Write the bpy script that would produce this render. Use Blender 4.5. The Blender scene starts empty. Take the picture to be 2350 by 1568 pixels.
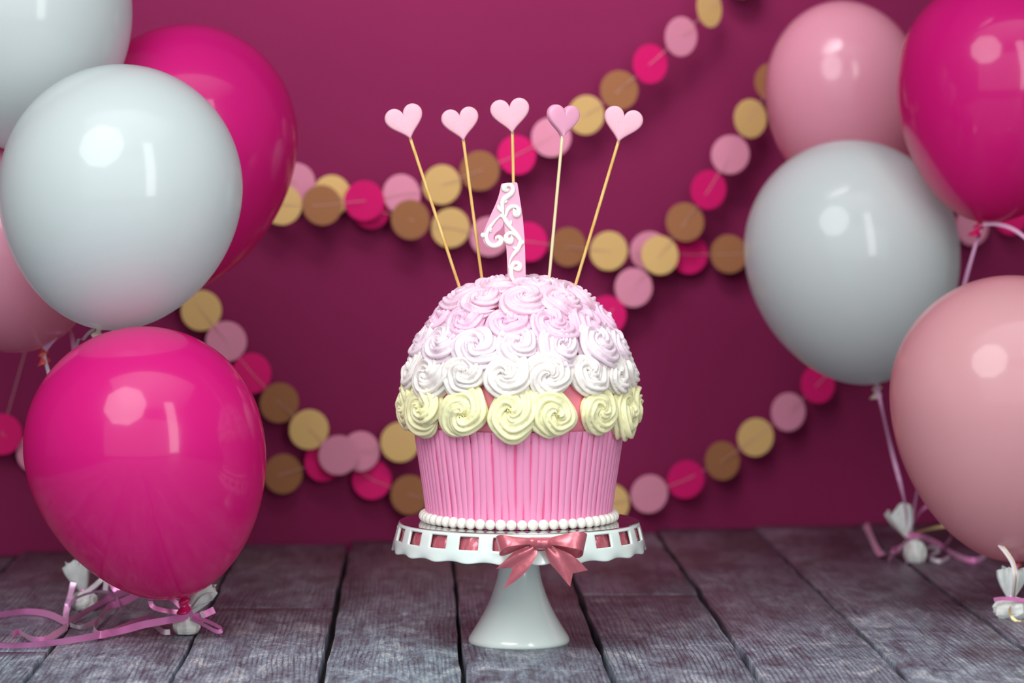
import bpy, bmesh, math, random
from mathutils import Vector, Matrix
random.seed(7)
C = bpy.context.scene.collection
sc = bpy.context.scene
PI = math.pi

# ------------------------------------------------------------------ camera
W, H, FPX = 2350.0, 1568.0, 7000.0
CAM = Vector((0, 0, 0.45))
PITCH = math.atan(333.0 / FPX)
FWD = Vector((0, math.cos(PITCH), -math.sin(PITCH)))
UP = Vector((0, math.sin(PITCH), math.cos(PITCH)))
cam = bpy.data.cameras.new('camera')
co = bpy.data.objects.new('camera', cam)
C.objects.link(co)
co.location = CAM
co.rotation_euler = (PI / 2 - PITCH, 0, 0)
cam.sensor_width = 36.0
cam.lens = FPX / W * 36.0
cam.clip_start = 0.05
cam.dof.use_dof = True
cam.dof.focus_distance = 3.02
cam.dof.aperture_fstop = 4.4
sc.camera = co


def ray(px, py):
    return FWD + Vector(((px - W / 2) / FPX, 0, 0)) + UP * ((H / 2 - py) / FPX)


def P(px, py, Y):
    """point at depth Y (metres in front of the camera) seen at a photo position"""
    d = ray(px, py)
    return CAM + d * (Y / d.y)


def G(px, py, z=0.0):
    """point at height z above the floor seen at a photo position"""
    d = ray(px, py)
    return CAM + d * ((z - CAM.z) / d.z)


# ------------------------------------------------------------------ world, lights, exposure
world = bpy.data.worlds.new('studio')
sc.world = world
world.use_nodes = True
world.node_tree.nodes['Background'].inputs[0].default_value = (0.95, 0.95, 1.0, 1)
world.node_tree.nodes['Background'].inputs[1].default_value = 0.10
sc.view_settings.view_transform = 'Standard'
sc.view_settings.look = 'None'
sc.view_settings.gamma = 1
sc.view_settings.use_curve_mapping = False
sc.view_settings.exposure = 0.0


def area(name, loc, target, shape, sx, sy, power, col, spread=PI):
    l = bpy.data.lights.new(name, 'AREA')
    l.shape = shape
    l.size = sx
    if shape in ('RECTANGLE', 'ELLIPSE'):
        l.size_y = sy
    l.energy = power
    l.color = col
    l.spread = spread
    o = bpy.data.objects.new(name, l)
    C.objects.link(o)
    o.location = loc
    o.rotation_euler = (Vector(target) - Vector(loc)).to_track_quat('-Z', 'Y').to_euler()
    return o


KEY = area('octagonal_softbox', (-0.86, 1.15, 2.0), (0, 3.1, 0.35), 'SQUARE', 1.72, 1.72, 57, (0.98, 1.0, 1.0))
STRIP = area('strip_softbox', (1.10, 1.0, 1.22), (0, 3.1, 0.5), 'RECTANGLE', 0.42, 2.3, 20, (1.0, 1.0, 0.98))
FILL = area('overhead_fill_light', (0.10, 2.0, 1.85), (0.05, 2.30, 0.0), 'RECTANGLE', 2.4, 1.5, 8, (0.94, 1.0, 1.0), math.radians(95))  # added unseen fill overhead, brightens the front planks and the subject
FRONT = area('front_fill_light', (0.2, -1.5, 1.25), (0.0, 3.1, 0.3), 'RECTANGLE', 7.0, 3.0, 62, (0.96, 1.0, 1.0))  # invented broad fill behind the camera, lifts pedestal and balloon fronts
BACK = area('background_lamp', (-0.12, 3.20, 1.62), (-0.06, 4.03, 1.0), 'ELLIPSE', 0.9, 0.45, 4.3, (1.0, 0.96, 0.98), math.radians(72))
# the octabox diffuser is an octagon: the square lamp's corners are cut off
KEY.data.use_nodes = True
_t = KEY.data.node_tree
_em = [x for x in _t.nodes if x.type == 'EMISSION'][0]
_g = _t.nodes.new('ShaderNodeNewGeometry')
_s = _t.nodes.new('ShaderNodeSeparateXYZ')
_t.links.new(_g.outputs['Parametric'], _s.inputs[0])


def _mth(op, a, b=None):
    n = _t.nodes.new('ShaderNodeMath')
    n.operation = op
    for k, x in enumerate((a, b)):
        if x is None:
            continue
        if isinstance(x, (int, float)):
            n.inputs[k].default_value = x
        else:
            _t.links.new(x, n.inputs[k])
    return n.outputs[0]


_ax = _mth('ABSOLUTE', _mth('SUBTRACT', _s.outputs[0], 0.5))
_ay = _mth('ABSOLUTE', _mth('SUBTRACT', _s.outputs[1], 0.5))
_t.links.new(_mth('LESS_THAN', _mth('ADD', _ax, _ay), 0.7071), _em.inputs['Strength'])

# ------------------------------------------------------------------ helpers
def lin(r, g, b):
    f = lambda c: c / 12.92 if c <= 0.04045 else ((c + 0.055) / 1.055) ** 2.4
    return (f(r / 255.0), f(g / 255.0), f(b / 255.0), 1)


def mat(name, col, rough=0.5, **kw):
    m = bpy.data.materials.new(name)
    m.use_nodes = True
    b = m.node_tree.nodes['Principled BSDF']
    b.inputs['Base Color'].default_value = col
    b.inputs['Roughness'].default_value = rough
    for k, v in kw.items():
        b.inputs[k.replace('_', ' ')].default_value = v
    return m


def add_noise(m, scale, c1, c2, bump=0.0, detail=4, bump_scale=None, stretch=(1, 1, 1)):
    nt = m.node_tree
    N, L = nt.nodes, nt.links
    b = N['Principled BSDF']
    tc = N.new('ShaderNodeTexCoord')
    mp = N.new('ShaderNodeMapping')
    mp.inputs['Scale'].default_value = stretch
    L.new(tc.outputs['Object'], mp.inputs[0])
    n = N.new('ShaderNodeTexNoise')
    n.inputs['Scale'].default_value = scale
    n.inputs['Detail'].default_value = detail
    L.new(mp.outputs[0], n.inputs['Vector'])
    r = N.new('ShaderNodeValToRGB')
    r.color_ramp.elements[0].position = 0.3
    r.color_ramp.elements[1].position = 0.7
    r.color_ramp.elements[0].color = c1
    r.color_ramp.elements[1].color = c2
    L.new(n.outputs['Fac'], r.inputs[0])
    L.new(r.outputs[0], b.inputs['Base Color'])
    if bump:
        n2 = N.new('ShaderNodeTexNoise')
        n2.inputs['Scale'].default_value = bump_scale or scale
        n2.inputs['Detail'].default_value = 6
        L.new(mp.outputs[0], n2.inputs['Vector'])
        bp = N.new('ShaderNodeBump')
        bp.inputs['Strength'].default_value = bump
        bp.inputs['Distance'].default_value = 0.001
        L.new(n2.outputs['Fac'], bp.inputs['Height'])
        L.new(bp.outputs[0], b.inputs['Normal'])
    return m


def mesh(name, v, f, m=None, smooth=True):
    me = bpy.data.meshes.new(name)
    me.from_pydata([tuple(x) for x in v], [], f)
    if smooth:
        me.polygons.foreach_set('use_smooth', [True] * len(me.polygons))
    me.update()
    if m:
        me.materials.append(m)
    return me


def obj(name, me, parent=None, loc=None):
    o = bpy.data.objects.new(name, me)
    C.objects.link(o)
    if parent:
        o.parent = parent
    if loc is not None:
        o.location = loc
    return o


def thing(name, label, cat, loc=(0, 0, 0), group=None):
    o = bpy.data.objects.new(name, None)
    o.empty_display_size = 0.02
    C.objects.link(o)
    o.location = loc
    o['label'] = label
    o['category'] = cat
    if group:
        o['group'] = group
    return o


def tag(o, label, cat, group=None):
    o['label'] = label
    o['category'] = cat
    if group:
        o['group'] = group
    return o


def child(name, v, f, m, root, label=None, smooth=True):
    """mesh given in world coordinates, parented to an unrotated root"""
    L = root.matrix_basis.translation if root else Vector()
    r = root
    while r and r.parent:
        r = r.parent
        L = L + r.matrix_basis.translation
    o = obj(name, mesh(name, [Vector(p) - L for p in v], f, m, smooth), root)
    if label:
        o['label'] = label
    return o


def solid(o, t, off=0.0):
    s = o.modifiers.new('thickness', 'SOLIDIFY')
    s.thickness = t
    s.offset = off
    s.use_rim = t > 0.001
    return o


def lathe(prof, n, centre=(0, 0, 0), cap0=False, cap1=False):
    v, f = [], []
    cx, cy, cz = centre
    for r, z in prof:
        for i in range(n):
            a = 2 * PI * i / n
            v.append((cx + r * math.sin(a), cy - r * math.cos(a), cz + z))
    for j in range(len(prof) - 1):
        for i in range(n):
            a, b = j * n + i, j * n + (i + 1) % n
            f.append((a, b, b + n, a + n))
    if cap0:
        f.append(tuple(range(n))[::-1])
    if cap1:
        k = (len(prof) - 1) * n
        f.append(tuple(range(k, k + n)))
    return v, f


def spline(pts, n):
    """Catmull-Rom through points of any dimension, n samples"""
    pts = [tuple(p) for p in pts]
    d = len(pts[0])
    q = [tuple(2 * pts[0][k] - pts[1][k] for k in range(d))] + pts + [tuple(2 * pts[-1][k] - pts[-2][k] for k in range(d))]
    out = []
    segs = len(pts) - 1
    for i in range(n):
        u = i / (n - 1) * segs
        s = min(int(u), segs - 1)
        t = u - s
        p0, p1, p2, p3 = q[s:s + 4]
        out.append(tuple(0.5 * (2 * p1[k] + (p2[k] - p0[k]) * t + (2 * p0[k] - 5 * p1[k] + 4 * p2[k] - p3[k]) * t * t
                                + (3 * p1[k] - p0[k] - 3 * p2[k] + p3[k]) * t ** 3) for k in range(d)))
    return out


def tube(pts, rads, ns=8, flat=None):
    """tube with round ends along world points; flat = (normal, factor) squashes it"""
    pts = [Vector(p) for p in pts]
    if not hasattr(rads, '__len__'):
        rads = [rads] * len(pts)
    v, f = [], []
    n = len(pts)
    prev = None
    for i in range(n):
        t = (pts[min(i + 1, n - 1)] - pts[max(i - 1, 0)]).normalized()
        if prev is None:
            a = Vector((0, 0, 1)) if abs(t.z) < 0.9 else Vector((1, 0, 0))
            prev = t.cross(a).normalized()
        u = (prev - t * prev.dot(t)).normalized()
        prev = u
        w = t.cross(u)
        for k in range(ns):
            an = 2 * PI * k / ns
            d = u * math.cos(an) + w * math.sin(an)
            if flat:
                d = d - flat[0] * d.dot(flat[0]) * (1 - flat[1])
            v.append(pts[i] + d * rads[i])
    for i in range(n - 1):
        for k in range(ns):
            a, b = i * ns + k, i * ns + (k + 1) % ns
            f.append((a, b, b + ns, a + ns))
    e0, e1 = len(v), len(v) + 1
    v.append(pts[0] - (pts[1] - pts[0]).normalized() * rads[0] * 0.7)
    v.append(pts[-1] + (pts[-1] - pts[-2]).normalized() * rads[-1] * 0.7)
    for k in range(ns):
        f.append((e0, (k + 1) % ns, k))
        b = (n - 1) * ns
        f.append((e1, b + k, b + (k + 1) % ns))
    return v, f


def strip(pts, width, side, n=40, roll=0.0):
    """flat ribbon along points; side = preferred width direction"""
    pts = [Vector(p) for p in spline(pts, n)]
    v, f = [], []
    side = Vector(side)
    for i in range(n):
        t = (pts[min(i + 1, n - 1)] - pts[max(i - 1, 0)]).normalized()
        s = side - t * side.dot(t)
        if s.length < 1e-4:
            s = Vector((0, -1, 0)) - t * t.dot(Vector((0, -1, 0)))
        s.normalize()
        if roll:
            s = Matrix.Rotation(roll * math.sin(i / n * 6.0), 3, t) @ s
        v += [pts[i] - s * width / 2, pts[i] + s * width / 2]
    for i in range(n - 1):
        f.append((2 * i, 2 * i + 1, 2 * i + 3, 2 * i + 2))
    return v, f


def icosph(r, sub, centre=(0, 0, 0)):
    bm = bmesh.new()
    bmesh.ops.create_icosphere(bm, subdivisions=sub, radius=r)
    v = [x.co + Vector(centre) for x in bm.verts]
    f = [tuple(x.index for x in p.verts) for p in bm.faces]
    bm.free()
    return v, f


# ------------------------------------------------------------------ setting: wall and plank floor
WD = Vector((1, 0.288, 0)).normalized()                     # along the wall
WN = Vector((WD.y, -WD.x, 0))                               # towards the room
W0 = Vector((0, 4.055, 0))
m_wall = mat('plum_painted_wall', lin(122, 32, 75), 0.8, Specular_IOR_Level=0.1)
add_noise(m_wall, 2.2, lin(119, 30, 72), lin(127, 34, 78), bump=0.12, bump_scale=60)
a, b = W0 - WD * 2.6, W0 + WD * 2.6
bk = -WN * 0.06
v = []
for p in (a, b, b + bk, a + bk):
    v.append(p + Vector((0, 0, -0.04)))
for p in (a, b, b + bk, a + bk):
    v.append(p + Vector((0, 0, 2.6)))
o = obj('wall_back', mesh('wall_back', v, [(0, 1, 5, 4), (1, 2, 6, 5), (2, 3, 7, 6), (3, 0, 4, 7), (4, 5, 6, 7), (3, 2, 1, 0)], m_wall, False))
o['kind'] = 'structure'


def wood_material():
    m = bpy.data.materials.new('weathered_painted_wood')
    m.use_nodes = True
    nt = m.node_tree
    N, L = nt.nodes, nt.links
    b = N['Principled BSDF']
    tc = N.new('ShaderNodeTexCoord')
    oi = N.new('ShaderNodeObjectInfo')
    off = N.new('ShaderNodeVectorMath')
    off.operation = 'MULTIPLY_ADD'
    off.inputs[1].default_value = (13.0, 29.0, 7.0)
    cmb = N.new('ShaderNodeCombineXYZ')
    for i in range(3):
        L.new(oi.outputs['Random'], cmb.inputs[i])
    L.new(cmb.outputs[0], off.inputs[0])
    L.new(tc.outputs['Object'], off.inputs[2])

    def mapped(s):
        mp = N.new('ShaderNodeMapping')
        mp.inputs['Scale'].default_value = s
        L.new(off.outputs[0], mp.inputs[0])
        return mp.outputs[0]

    def noise(vec, scale, detail=6, rough=0.6, dist=0.0):
        n = N.new('ShaderNodeTexNoise')
        n.inputs['Scale'].default_value = scale
        n.inputs['Detail'].default_value = detail
        n.inputs['Roughness'].default_value = rough
        n.inputs['Distortion'].default_value = dist
        L.new(vec, n.inputs['Vector'])
        return n.outputs['Fac']

    def ramp(fac, stops):
        r = N.new('ShaderNodeValToRGB')
        e = r.color_ramp.elements
        e[0].position, e[0].color = stops[0]
        e[1].position, e[1].color = stops[-1]
        for p, c in stops[1:-1]:
            x = e.new(p)
            x.color = c
        L.new(fac, r.inputs[0])
        return r.outputs[0]

    def mix(fac, a, c, mode='MIX'):
        x = N.new('ShaderNodeMix')
        x.data_type = 'RGBA'
        x.blend_type = mode
        if hasattr(fac, 'links'):
            L.new(fac, x.inputs[0])
        else:
            x.inputs[0].default_value = fac
        L.new(a, x.inputs[6])
        L.new(c, x.inputs[7])
        return x.outputs[2]

    # growth rings: narrow dark lines along the board, bent into cathedral figure
    wv = N.new('ShaderNodeTexWave')
    wv.wave_type = 'BANDS'
    wv.bands_direction = 'X'
    wv.inputs['Scale'].default_value = 62
    wv.inputs['Distortion'].default_value = 26.0
    wv.inputs['Detail'].default_value = 3
    wv.inputs['Detail Scale'].default_value = 0.16
    wv.inputs['Detail Roughness'].default_value = 0.55
    L.new(mapped((1.0, 0.13, 1.0)), wv.inputs['Vector'])
    ring = wv.outputs['Fac']
    fib = noise(mapped((210, 7, 40)), 1.6, 9, 0.78)
    blot = noise(mapped((9, 3.2, 5)), 1.3, 9, 0.74, 0.5)
    blot2 = noise(mapped((22, 8, 5)), 1.6, 9, 0.78, 0.6)
    blend_noise = noise(mapped((3.2, 1.4, 2)), 1.2, 7, 0.66)
    speck = noise(mapped((300, 110, 60)), 1.6, 6, 0.85)
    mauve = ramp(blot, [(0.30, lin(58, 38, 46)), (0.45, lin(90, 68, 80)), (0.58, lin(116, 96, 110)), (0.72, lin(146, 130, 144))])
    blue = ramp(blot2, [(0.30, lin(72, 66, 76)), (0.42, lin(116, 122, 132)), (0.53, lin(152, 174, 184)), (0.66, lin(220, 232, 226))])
    # boards go from darker mauve at the back to paler blue-grey in front
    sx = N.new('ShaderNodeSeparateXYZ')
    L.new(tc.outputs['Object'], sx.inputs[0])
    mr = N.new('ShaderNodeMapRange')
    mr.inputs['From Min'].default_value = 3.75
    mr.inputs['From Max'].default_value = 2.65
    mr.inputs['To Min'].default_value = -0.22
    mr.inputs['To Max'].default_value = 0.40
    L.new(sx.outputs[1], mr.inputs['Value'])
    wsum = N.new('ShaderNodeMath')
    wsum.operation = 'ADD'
    L.new(blend_noise, wsum.inputs[0])
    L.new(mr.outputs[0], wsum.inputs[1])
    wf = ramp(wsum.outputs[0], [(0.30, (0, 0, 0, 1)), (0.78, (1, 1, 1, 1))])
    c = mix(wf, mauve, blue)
    ringc = ramp(ring, [(0.0, (0.42, 0.36, 0.38, 1)), (0.22, (0.80, 0.77, 0.79, 1)), (0.5, (1.0, 1.0, 1.0, 1)), (1.0, (1.1, 1.08, 1.1, 1))])
    rmask = ramp(noise(mapped((6, 2.2, 3)), 1.1, 4, 0.6), [(0.38, (0.12, 0.12, 0.12, 1)), (0.60, (0.85, 0.85, 0.85, 1))])
    c = mix(rmask, c, mix(1.0, c, ringc, 'MULTIPLY'))
    fibc = ramp(fib, [(0.36, (0.26, 0.22, 0.25, 1)), (0.47, (0.9, 0.89, 0.9, 1)), (0.58, (1.15, 1.15, 1.17, 1)), (0.70, (1.75, 1.75, 1.75, 1))])
    c = mix(0.8, c, fibc, 'MULTIPLY')
    spc = ramp(speck, [(0.40, (0.5, 0.46, 0.5, 1)), (0.52, (1, 1, 1, 1)), (0.64, (1.55, 1.55, 1.55, 1))])
    c = mix(0.7, c, spc, 'MULTIPLY')
    warm = ramp(oi.outputs['Random'], [(0.0, (0.86, 0.76, 0.82, 1)), (0.5, (1.0, 0.97, 1.0, 1)), (1.0, (0.94, 1.0, 1.02, 1))])
    c = mix(1.0, c, warm, 'MULTIPLY')
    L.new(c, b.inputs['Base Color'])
    rr = N.new('ShaderNodeMapRange')
    rr.inputs['To Min'].default_value = 0.36
    rr.inputs['To Max'].default_value = 0.56
    L.new(fib, rr.inputs['Value'])
    L.new(rr.outputs[0], b.inputs['Roughness'])
    b.inputs['Specular IOR Level'].default_value = 0.55
    add = N.new('ShaderNodeMath')
    add.operation = 'ADD'
    mul = N.new('ShaderNodeMath')
    mul.operation = 'MULTIPLY'
    mul.inputs[1].default_value = 0.7
    L.new(ring, mul.inputs[0])
    L.new(mul.outputs[0], add.inputs[0])
    L.new(fib, add.inputs[1])
    bp = N.new('ShaderNodeBump')
    bp.inputs['Strength'].default_value = 0.6
    bp.inputs['Distance'].default_value = 0.0010
    L.new(add.outputs[0], bp.inputs['Height'])
    L.new(bp.outputs[0], b.inputs['Normal'])
    return m


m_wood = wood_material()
m_sub = mat('dark_subfloor', lin(34, 26, 26), 0.9)
add_noise(m_sub, 30, lin(24, 20, 22), lin(60, 40, 30), bump=0.3)
v = [(-2.2, 1.2, -0.05), (2.2, 1.2, -0.05), (2.2, 4.75, -0.05), (-2.2, 3.40, -0.05), (-2.2, 1.2, -0.019), (2.2, 1.2, -0.019), (2.2, 4.75, -0.019), (-2.2, 3.40, -0.019)]
floor = obj('floor', mesh('floor', v, [(0, 1, 5, 4), (1, 2, 6, 5), (2, 3, 7, 6), (3, 0, 4, 7), (4, 5, 6, 7), (3, 2, 1, 0)], m_sub, False))
floor['kind'] = 'structure'
DX = (965 - W / 2) / FPX                                     # plank direction, from the joints' vanishing point
PD = Vector((DX, 1, 0)).normalized()
PW = Vector((PD.y, -PD.x, 0))


def wall_y(x):
    return 4.055 + 0.288 * x


def plank(u0, u1, s0, s1, seed):
    """board between lateral u0..u1, along s0..s1 (metres along the boards)"""
    rnd = random.Random(seed)
    n = 44
    ph = [rnd.uniform(0, 6.3) for _ in range(8)]
    hgt = rnd.uniform(-0.0012, 0.0006)
    v, f = [], []
    cols = [(0.0, -0.0185), (0.0, -0.004), (0.0022, -0.0010), (0.006, 0.0), (0.5, 0.0), (0.994, 0.0), (0.9978, -0.0010), (1.0, -0.004), (1.0, -0.0185)]
    wd = u1 - u0
    for i in range(n + 1):
        s = s0 + (s1 - s0) * i / n
        e0 = 0.0007 * math.sin(s * 9 + ph[0]) + 0.0007 * math.sin(s * 23 + ph[1]) + 0.0005 * math.sin(s * 61 + ph[2])
        e1 = 0.0007 * math.sin(s * 8 + ph[3]) + 0.0007 * math.sin(s * 27 + ph[4]) + 0.0005 * math.sin(s * 57 + ph[5])
        for q, z in cols:
            if q < 0.4:
                u = u0 + e0 + (q * 0.14)
            elif q > 0.6:
                u = u1 + e1 - (1 - q) * 0.14
            else:
                u = (u0 + u1) / 2
            zz = z + hgt * 1.0 + (0.0006 * math.sin(s * 4 + ph[6]) if z > -0.01 else 0) - (0.0004 if q == 0.5 else 0)
            if i in (0, n) and z > -0.01:
                zz -= 0.0005
            v.append((u, s, min(zz, 0.0)))
    k = len(cols)
    for i in range(n):
        for j in range(k - 1):
            f.append((i * k + j, i * k + j + 1, (i + 1) * k + j + 1, (i + 1) * k + j))
    f.append(tuple(range(k))[::-1])
    f.append(tuple(range(n * k, n * k + k)))
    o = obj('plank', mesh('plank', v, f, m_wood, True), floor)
    o.rotation_euler = (0, 0, -math.atan2(PW.y, PW.x) * -1)
    return o


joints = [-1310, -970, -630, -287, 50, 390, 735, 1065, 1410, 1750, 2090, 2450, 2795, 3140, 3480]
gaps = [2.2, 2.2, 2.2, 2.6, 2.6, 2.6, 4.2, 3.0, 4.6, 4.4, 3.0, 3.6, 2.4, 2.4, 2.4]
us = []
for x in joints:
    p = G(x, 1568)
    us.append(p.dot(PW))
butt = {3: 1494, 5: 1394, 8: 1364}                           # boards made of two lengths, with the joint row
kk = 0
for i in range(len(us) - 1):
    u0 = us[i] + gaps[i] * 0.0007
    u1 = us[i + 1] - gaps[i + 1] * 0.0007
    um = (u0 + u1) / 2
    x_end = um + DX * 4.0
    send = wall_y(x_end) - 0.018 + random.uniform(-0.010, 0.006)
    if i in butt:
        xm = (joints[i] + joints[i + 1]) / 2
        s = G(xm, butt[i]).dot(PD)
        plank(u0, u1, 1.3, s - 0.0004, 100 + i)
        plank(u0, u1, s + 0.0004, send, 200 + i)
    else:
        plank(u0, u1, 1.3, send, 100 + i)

# ------------------------------------------------------------------ cake stand
YC = G(1191, 1475).y
XC = P(1191, 1475, YC).x
dpx = YC / ray(1191, 1330).y / FPX                          # metres per photo pixel at the stand


def zc(y):
    return P(1191, y, YC).z


m_ceram = mat('white_glazed_ceramic', lin(230, 243, 238), 0.16, Coat_Weight=0.6, Coat_Roughness=0.03)
m_satin = mat('dusty_rose_satin', lin(206, 106, 120), 0.27, Sheen_Weight=0.15, Anisotropic=0.5, Specular_IOR_Level=1.0, Metallic=0.25)
m_satin.node_tree.nodes['Principled BSDF'].inputs['Metallic'].default_value = 0.35
_tc = m_satin.node_tree.nodes.new('ShaderNodeTexCoord')
_nz = m_satin.node_tree.nodes.new('ShaderNodeTexNoise')
_nz.inputs['Scale'].default_value = 48
_nz.inputs['Detail'].default_value = 2
_bp = m_satin.node_tree.nodes.new('ShaderNodeBump')
_bp.inputs['Strength'].default_value = 0.5
_bp.inputs['Distance'].default_value = 0.004
m_satin.node_tree.links.new(_tc.outputs['Object'], _nz.inputs['Vector'])
m_satin.node_tree.links.new(_nz.outputs['Fac'], _bp.inputs['Height'])
m_satin.node_tree.links.new(_bp.outputs[0], m_satin.node_tree.nodes['Principled BSDF'].inputs['Normal'])
m_silver = mat('silver_foil_board', lin(215, 212, 214), 0.10, Metallic=1.0)
m_boardedge = mat('board_edge', lin(205, 198, 190), 0.5)

stand = thing('cake_stand', 'white ceramic pedestal cake stand with scalloped rim pierced by square slots', 'cake stand', (XC, YC, 0))
NW = 22
TH0 = math.radians(-7.2)
n_th = NW * 12
rows = [(1200, 266), (1202.5, 270), (1206.5, 272), (1212, 274), (1220, 276), (1228, 278), (1234, 279.5), (1240, 281), (1247, 282.5), (1253, 283), (1257, 283.5), (1260, 283)]
v, f = [], []
step = 2 * PI / n_th
for j, (y, r) in enumerate(rows):
    for i in range(n_th):
        th = TH0 + (i - 3.5) * step
        k = i % 12                                          # columns 0..7 lie on a slot, 8..11 between slots
        w = max(0.0, (y - 1240) / 20.0)
        sc_ = math.cos(NW * (th - TH0))
        rr = (r + 3.0 * sc_ * w * w) * dpx
        zz = zc(y + (3.6 * sc_) * w * w)
        v.append((rr * math.sin(th), -rr * math.cos(th), zz))
for j in range(len(rows) - 1):
    for i in range(n_th):
        if 2 <= j <= 5 and (i % 12) < 7:
            continue
        a, b = j * n_th + i, j * n_th + (i + 1) % n_th
        f.append((a, b, b + n_th, a + n_th))
o = obj('scalloped_rim', mesh('scalloped_rim', v, f, m_ceram), stand)
solid(o, 0.0030, -1.0)
bv = o.modifiers.new('bevel', 'BEVEL')
bv.width = 0.0009
bv.segments = 2
bv.limit_method = 'ANGLE'
bv.angle_limit = math.radians(50)
pl = [(0.5, 1203), (120, 1202), (240, 1201), (262, 1200), (266, 1199.8), (266, 1203), (255, 1206), (200, 1210), (110, 1217), (62, 1224), (50, 1240)]
v, f = lathe([(r * dpx, zc(y)) for r, y in pl], 96)
obj('plate', mesh('plate', v, f, m_ceram), stand)
pp = [(50, 1226), (47.5, 1262), (46.5, 1285), (47.5, 1305), (51, 1325), (57, 1347), (65, 1370), (75, 1393), (87.5, 1417), (100, 1438), (109, 1452), (114.5, 1461), (116.5, 1467), (116, 1472), (113.5, 1474.6), (108, 1475), (60, 1474)]
prof = [(r * dpx, zc(y)) for r, y in spline(pp, 70)]
v, f = lathe(prof, 96)
obj('pedestal', mesh('pedestal', v, f, m_ceram), stand)

# satin ribbon threaded through the slots, with its bow
rib = thing('satin_ribbon', 'dusty rose satin ribbon threaded through the cake stand rim and tied in a bow', 'ribbon', (XC, YC, zc(1220)))
v, f = [], []
nb = NW * 16
rb = random.Random(3)
crump = [rb.uniform(-1, 1) for _ in range(nb)]
for i in range(nb):
    th = 2 * PI * i / nb
    ph = math.cos(NW * (th - TH0))
    for j, (y, r) in enumerate([(1205, 268.5), (1210, 270), (1219, 272.5), (1228, 275), (1236, 276.5)]):
        jig = 1.9 * math.sin(th * 61 + j * 1.3) + 1.5 * math.sin(th * 113 + j * 2.1)
        rr = (r + 3.2 * ph + (jig if ph > 0 else -1.0) - 1.2) * dpx
        v.append((XC + rr * math.sin(th), YC - rr * math.cos(th), zc(y + (0.8 * math.sin(th * 83 + j) if ph > 0 else 0))))
for i in range(nb):
    for j in range(4):
        a, b = i * 5 + j, ((i + 1) % nb) * 5 + j
        f.append((a, b, b + 1, a + 1))
solid(child('ribbon_band', v, f, m_satin, rib), 0.0004)
YF = YC - 284 * dpx


def loopmesh(cols, nc=40, nr=9):
    pts = spline([(a[0], a[1], b[0], b[1], d, e) for a, b, d, e in cols], nc)
    v, f = [], []
    for (tx, ty, bx, by, d, e) in pts:
        for j in range(nr):
            w = j / (nr - 1)
            bulge = 0.0
            v.append(P(tx + (bx - tx) * w, ty + (by - ty) * w, YF + d + (e - d) * w - 0.0012 * math.sin(PI * w)))
    for i in range(nc - 1):
        for j in range(nr - 1):
            a = i * nr + j
            f.append((a, a + 1, a + nr + 1, a + nr))
    return v, f


left = [((1219, 1235), (1219, 1250), -.010, -.012), ((1197, 1234), (1194, 1251), -.013, -.018), ((1172, 1231), (1167, 1255), -.015, -.021), ((1152, 1228), (1153, 1264), -.013, -.018),
        ((1141, 1230), (1147, 1272), -.008, -.011), ((1139, 1236), (1150, 1276), -.004, -.005), ((1148, 1238), (1164, 1273), -.002, -.001), ((1175, 1239), (1187, 1263), -.003, -.002), ((1217, 1240), (1217, 1252), -.006, -.005)]
right = [((1264, 1234), (1264, 1251), -.010, -.012), ((1288, 1228), (1284, 1253), -.013, -.018), ((1312, 1223), (1308, 1257), -.015, -.021), ((1334, 1221), (1330, 1262), -.013, -.018),
         ((1346, 1225), (1338, 1269), -.008, -.011), ((1345, 1232), (1334, 1278), -.004, -.005), ((1336, 1236), (1322, 1281), -.002, -.001), ((1302, 1238), (1300, 1270), -.003, -.002), ((1266, 1240), (1267, 1253), -.006, -.005)]
for cols in (left, right):
    v, f = loopmesh(cols)
    solid(child('bow_loop', v, f, m_satin, rib), 0.0005)


def tail(ledge, redge, notch, dep, nc=34, nr=13):
    l = spline(ledge, nc)
    r = spline(redge, nc)
    v, f = [], []
    mid = ((l[-1][0] + r[-1][0]) / 2, (l[-1][1] + r[-1][1]) / 2)
    for i in range(nc):
        s = i / (nc - 1)
        for j in range(nr):
            w = j / (nr - 1)
            tri = 1 - abs(2 * w - 1)
            x = l[i][0] + (r[i][0] - l[i][0]) * w + s ** 2 * tri * (notch[0] - mid[0])
            y = l[i][1] + (r[i][1] - l[i][1]) * w + s ** 2 * tri * (notch[1] - mid[1])
            d = dep[0] + (dep[1] - dep[0]) * s - 0.004 * math.sin(PI * s) * (0.4 + 0.6 * w) - 0.0022 * math.sin(PI * w) * (1 - 0.6 * s) + 0.0011 * math.sin(w * 9 + s * 5)
            v.append(P(x, y, YF + d))
    for i in range(nc - 1):
        for j in range(nr - 1):
            a = i * nr + j
            f.append((a, a + 1, a + nr + 1, a + nr))
    return v, f


v, f = tail([(1218, 1254), (1182, 1267), (1139, 1305)], [(1231, 1256), (1232, 1272), (1214, 1304), (1188, 1330), (1155, 1353)], (1178, 1304), (-.008, -.004))
solid(child('bow_tail', v, f, m_satin, rib), 0.0005)
v, f = tail([(1246, 1256), (1261, 1290), (1287, 1321), (1308, 1347)], [(1260, 1253), (1294, 1265), (1321, 1281), (1349, 1309)], (1315, 1316), (-.008, -.005))
solid(child('bow_tail', v, f, m_satin, rib), 0.0005)
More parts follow.
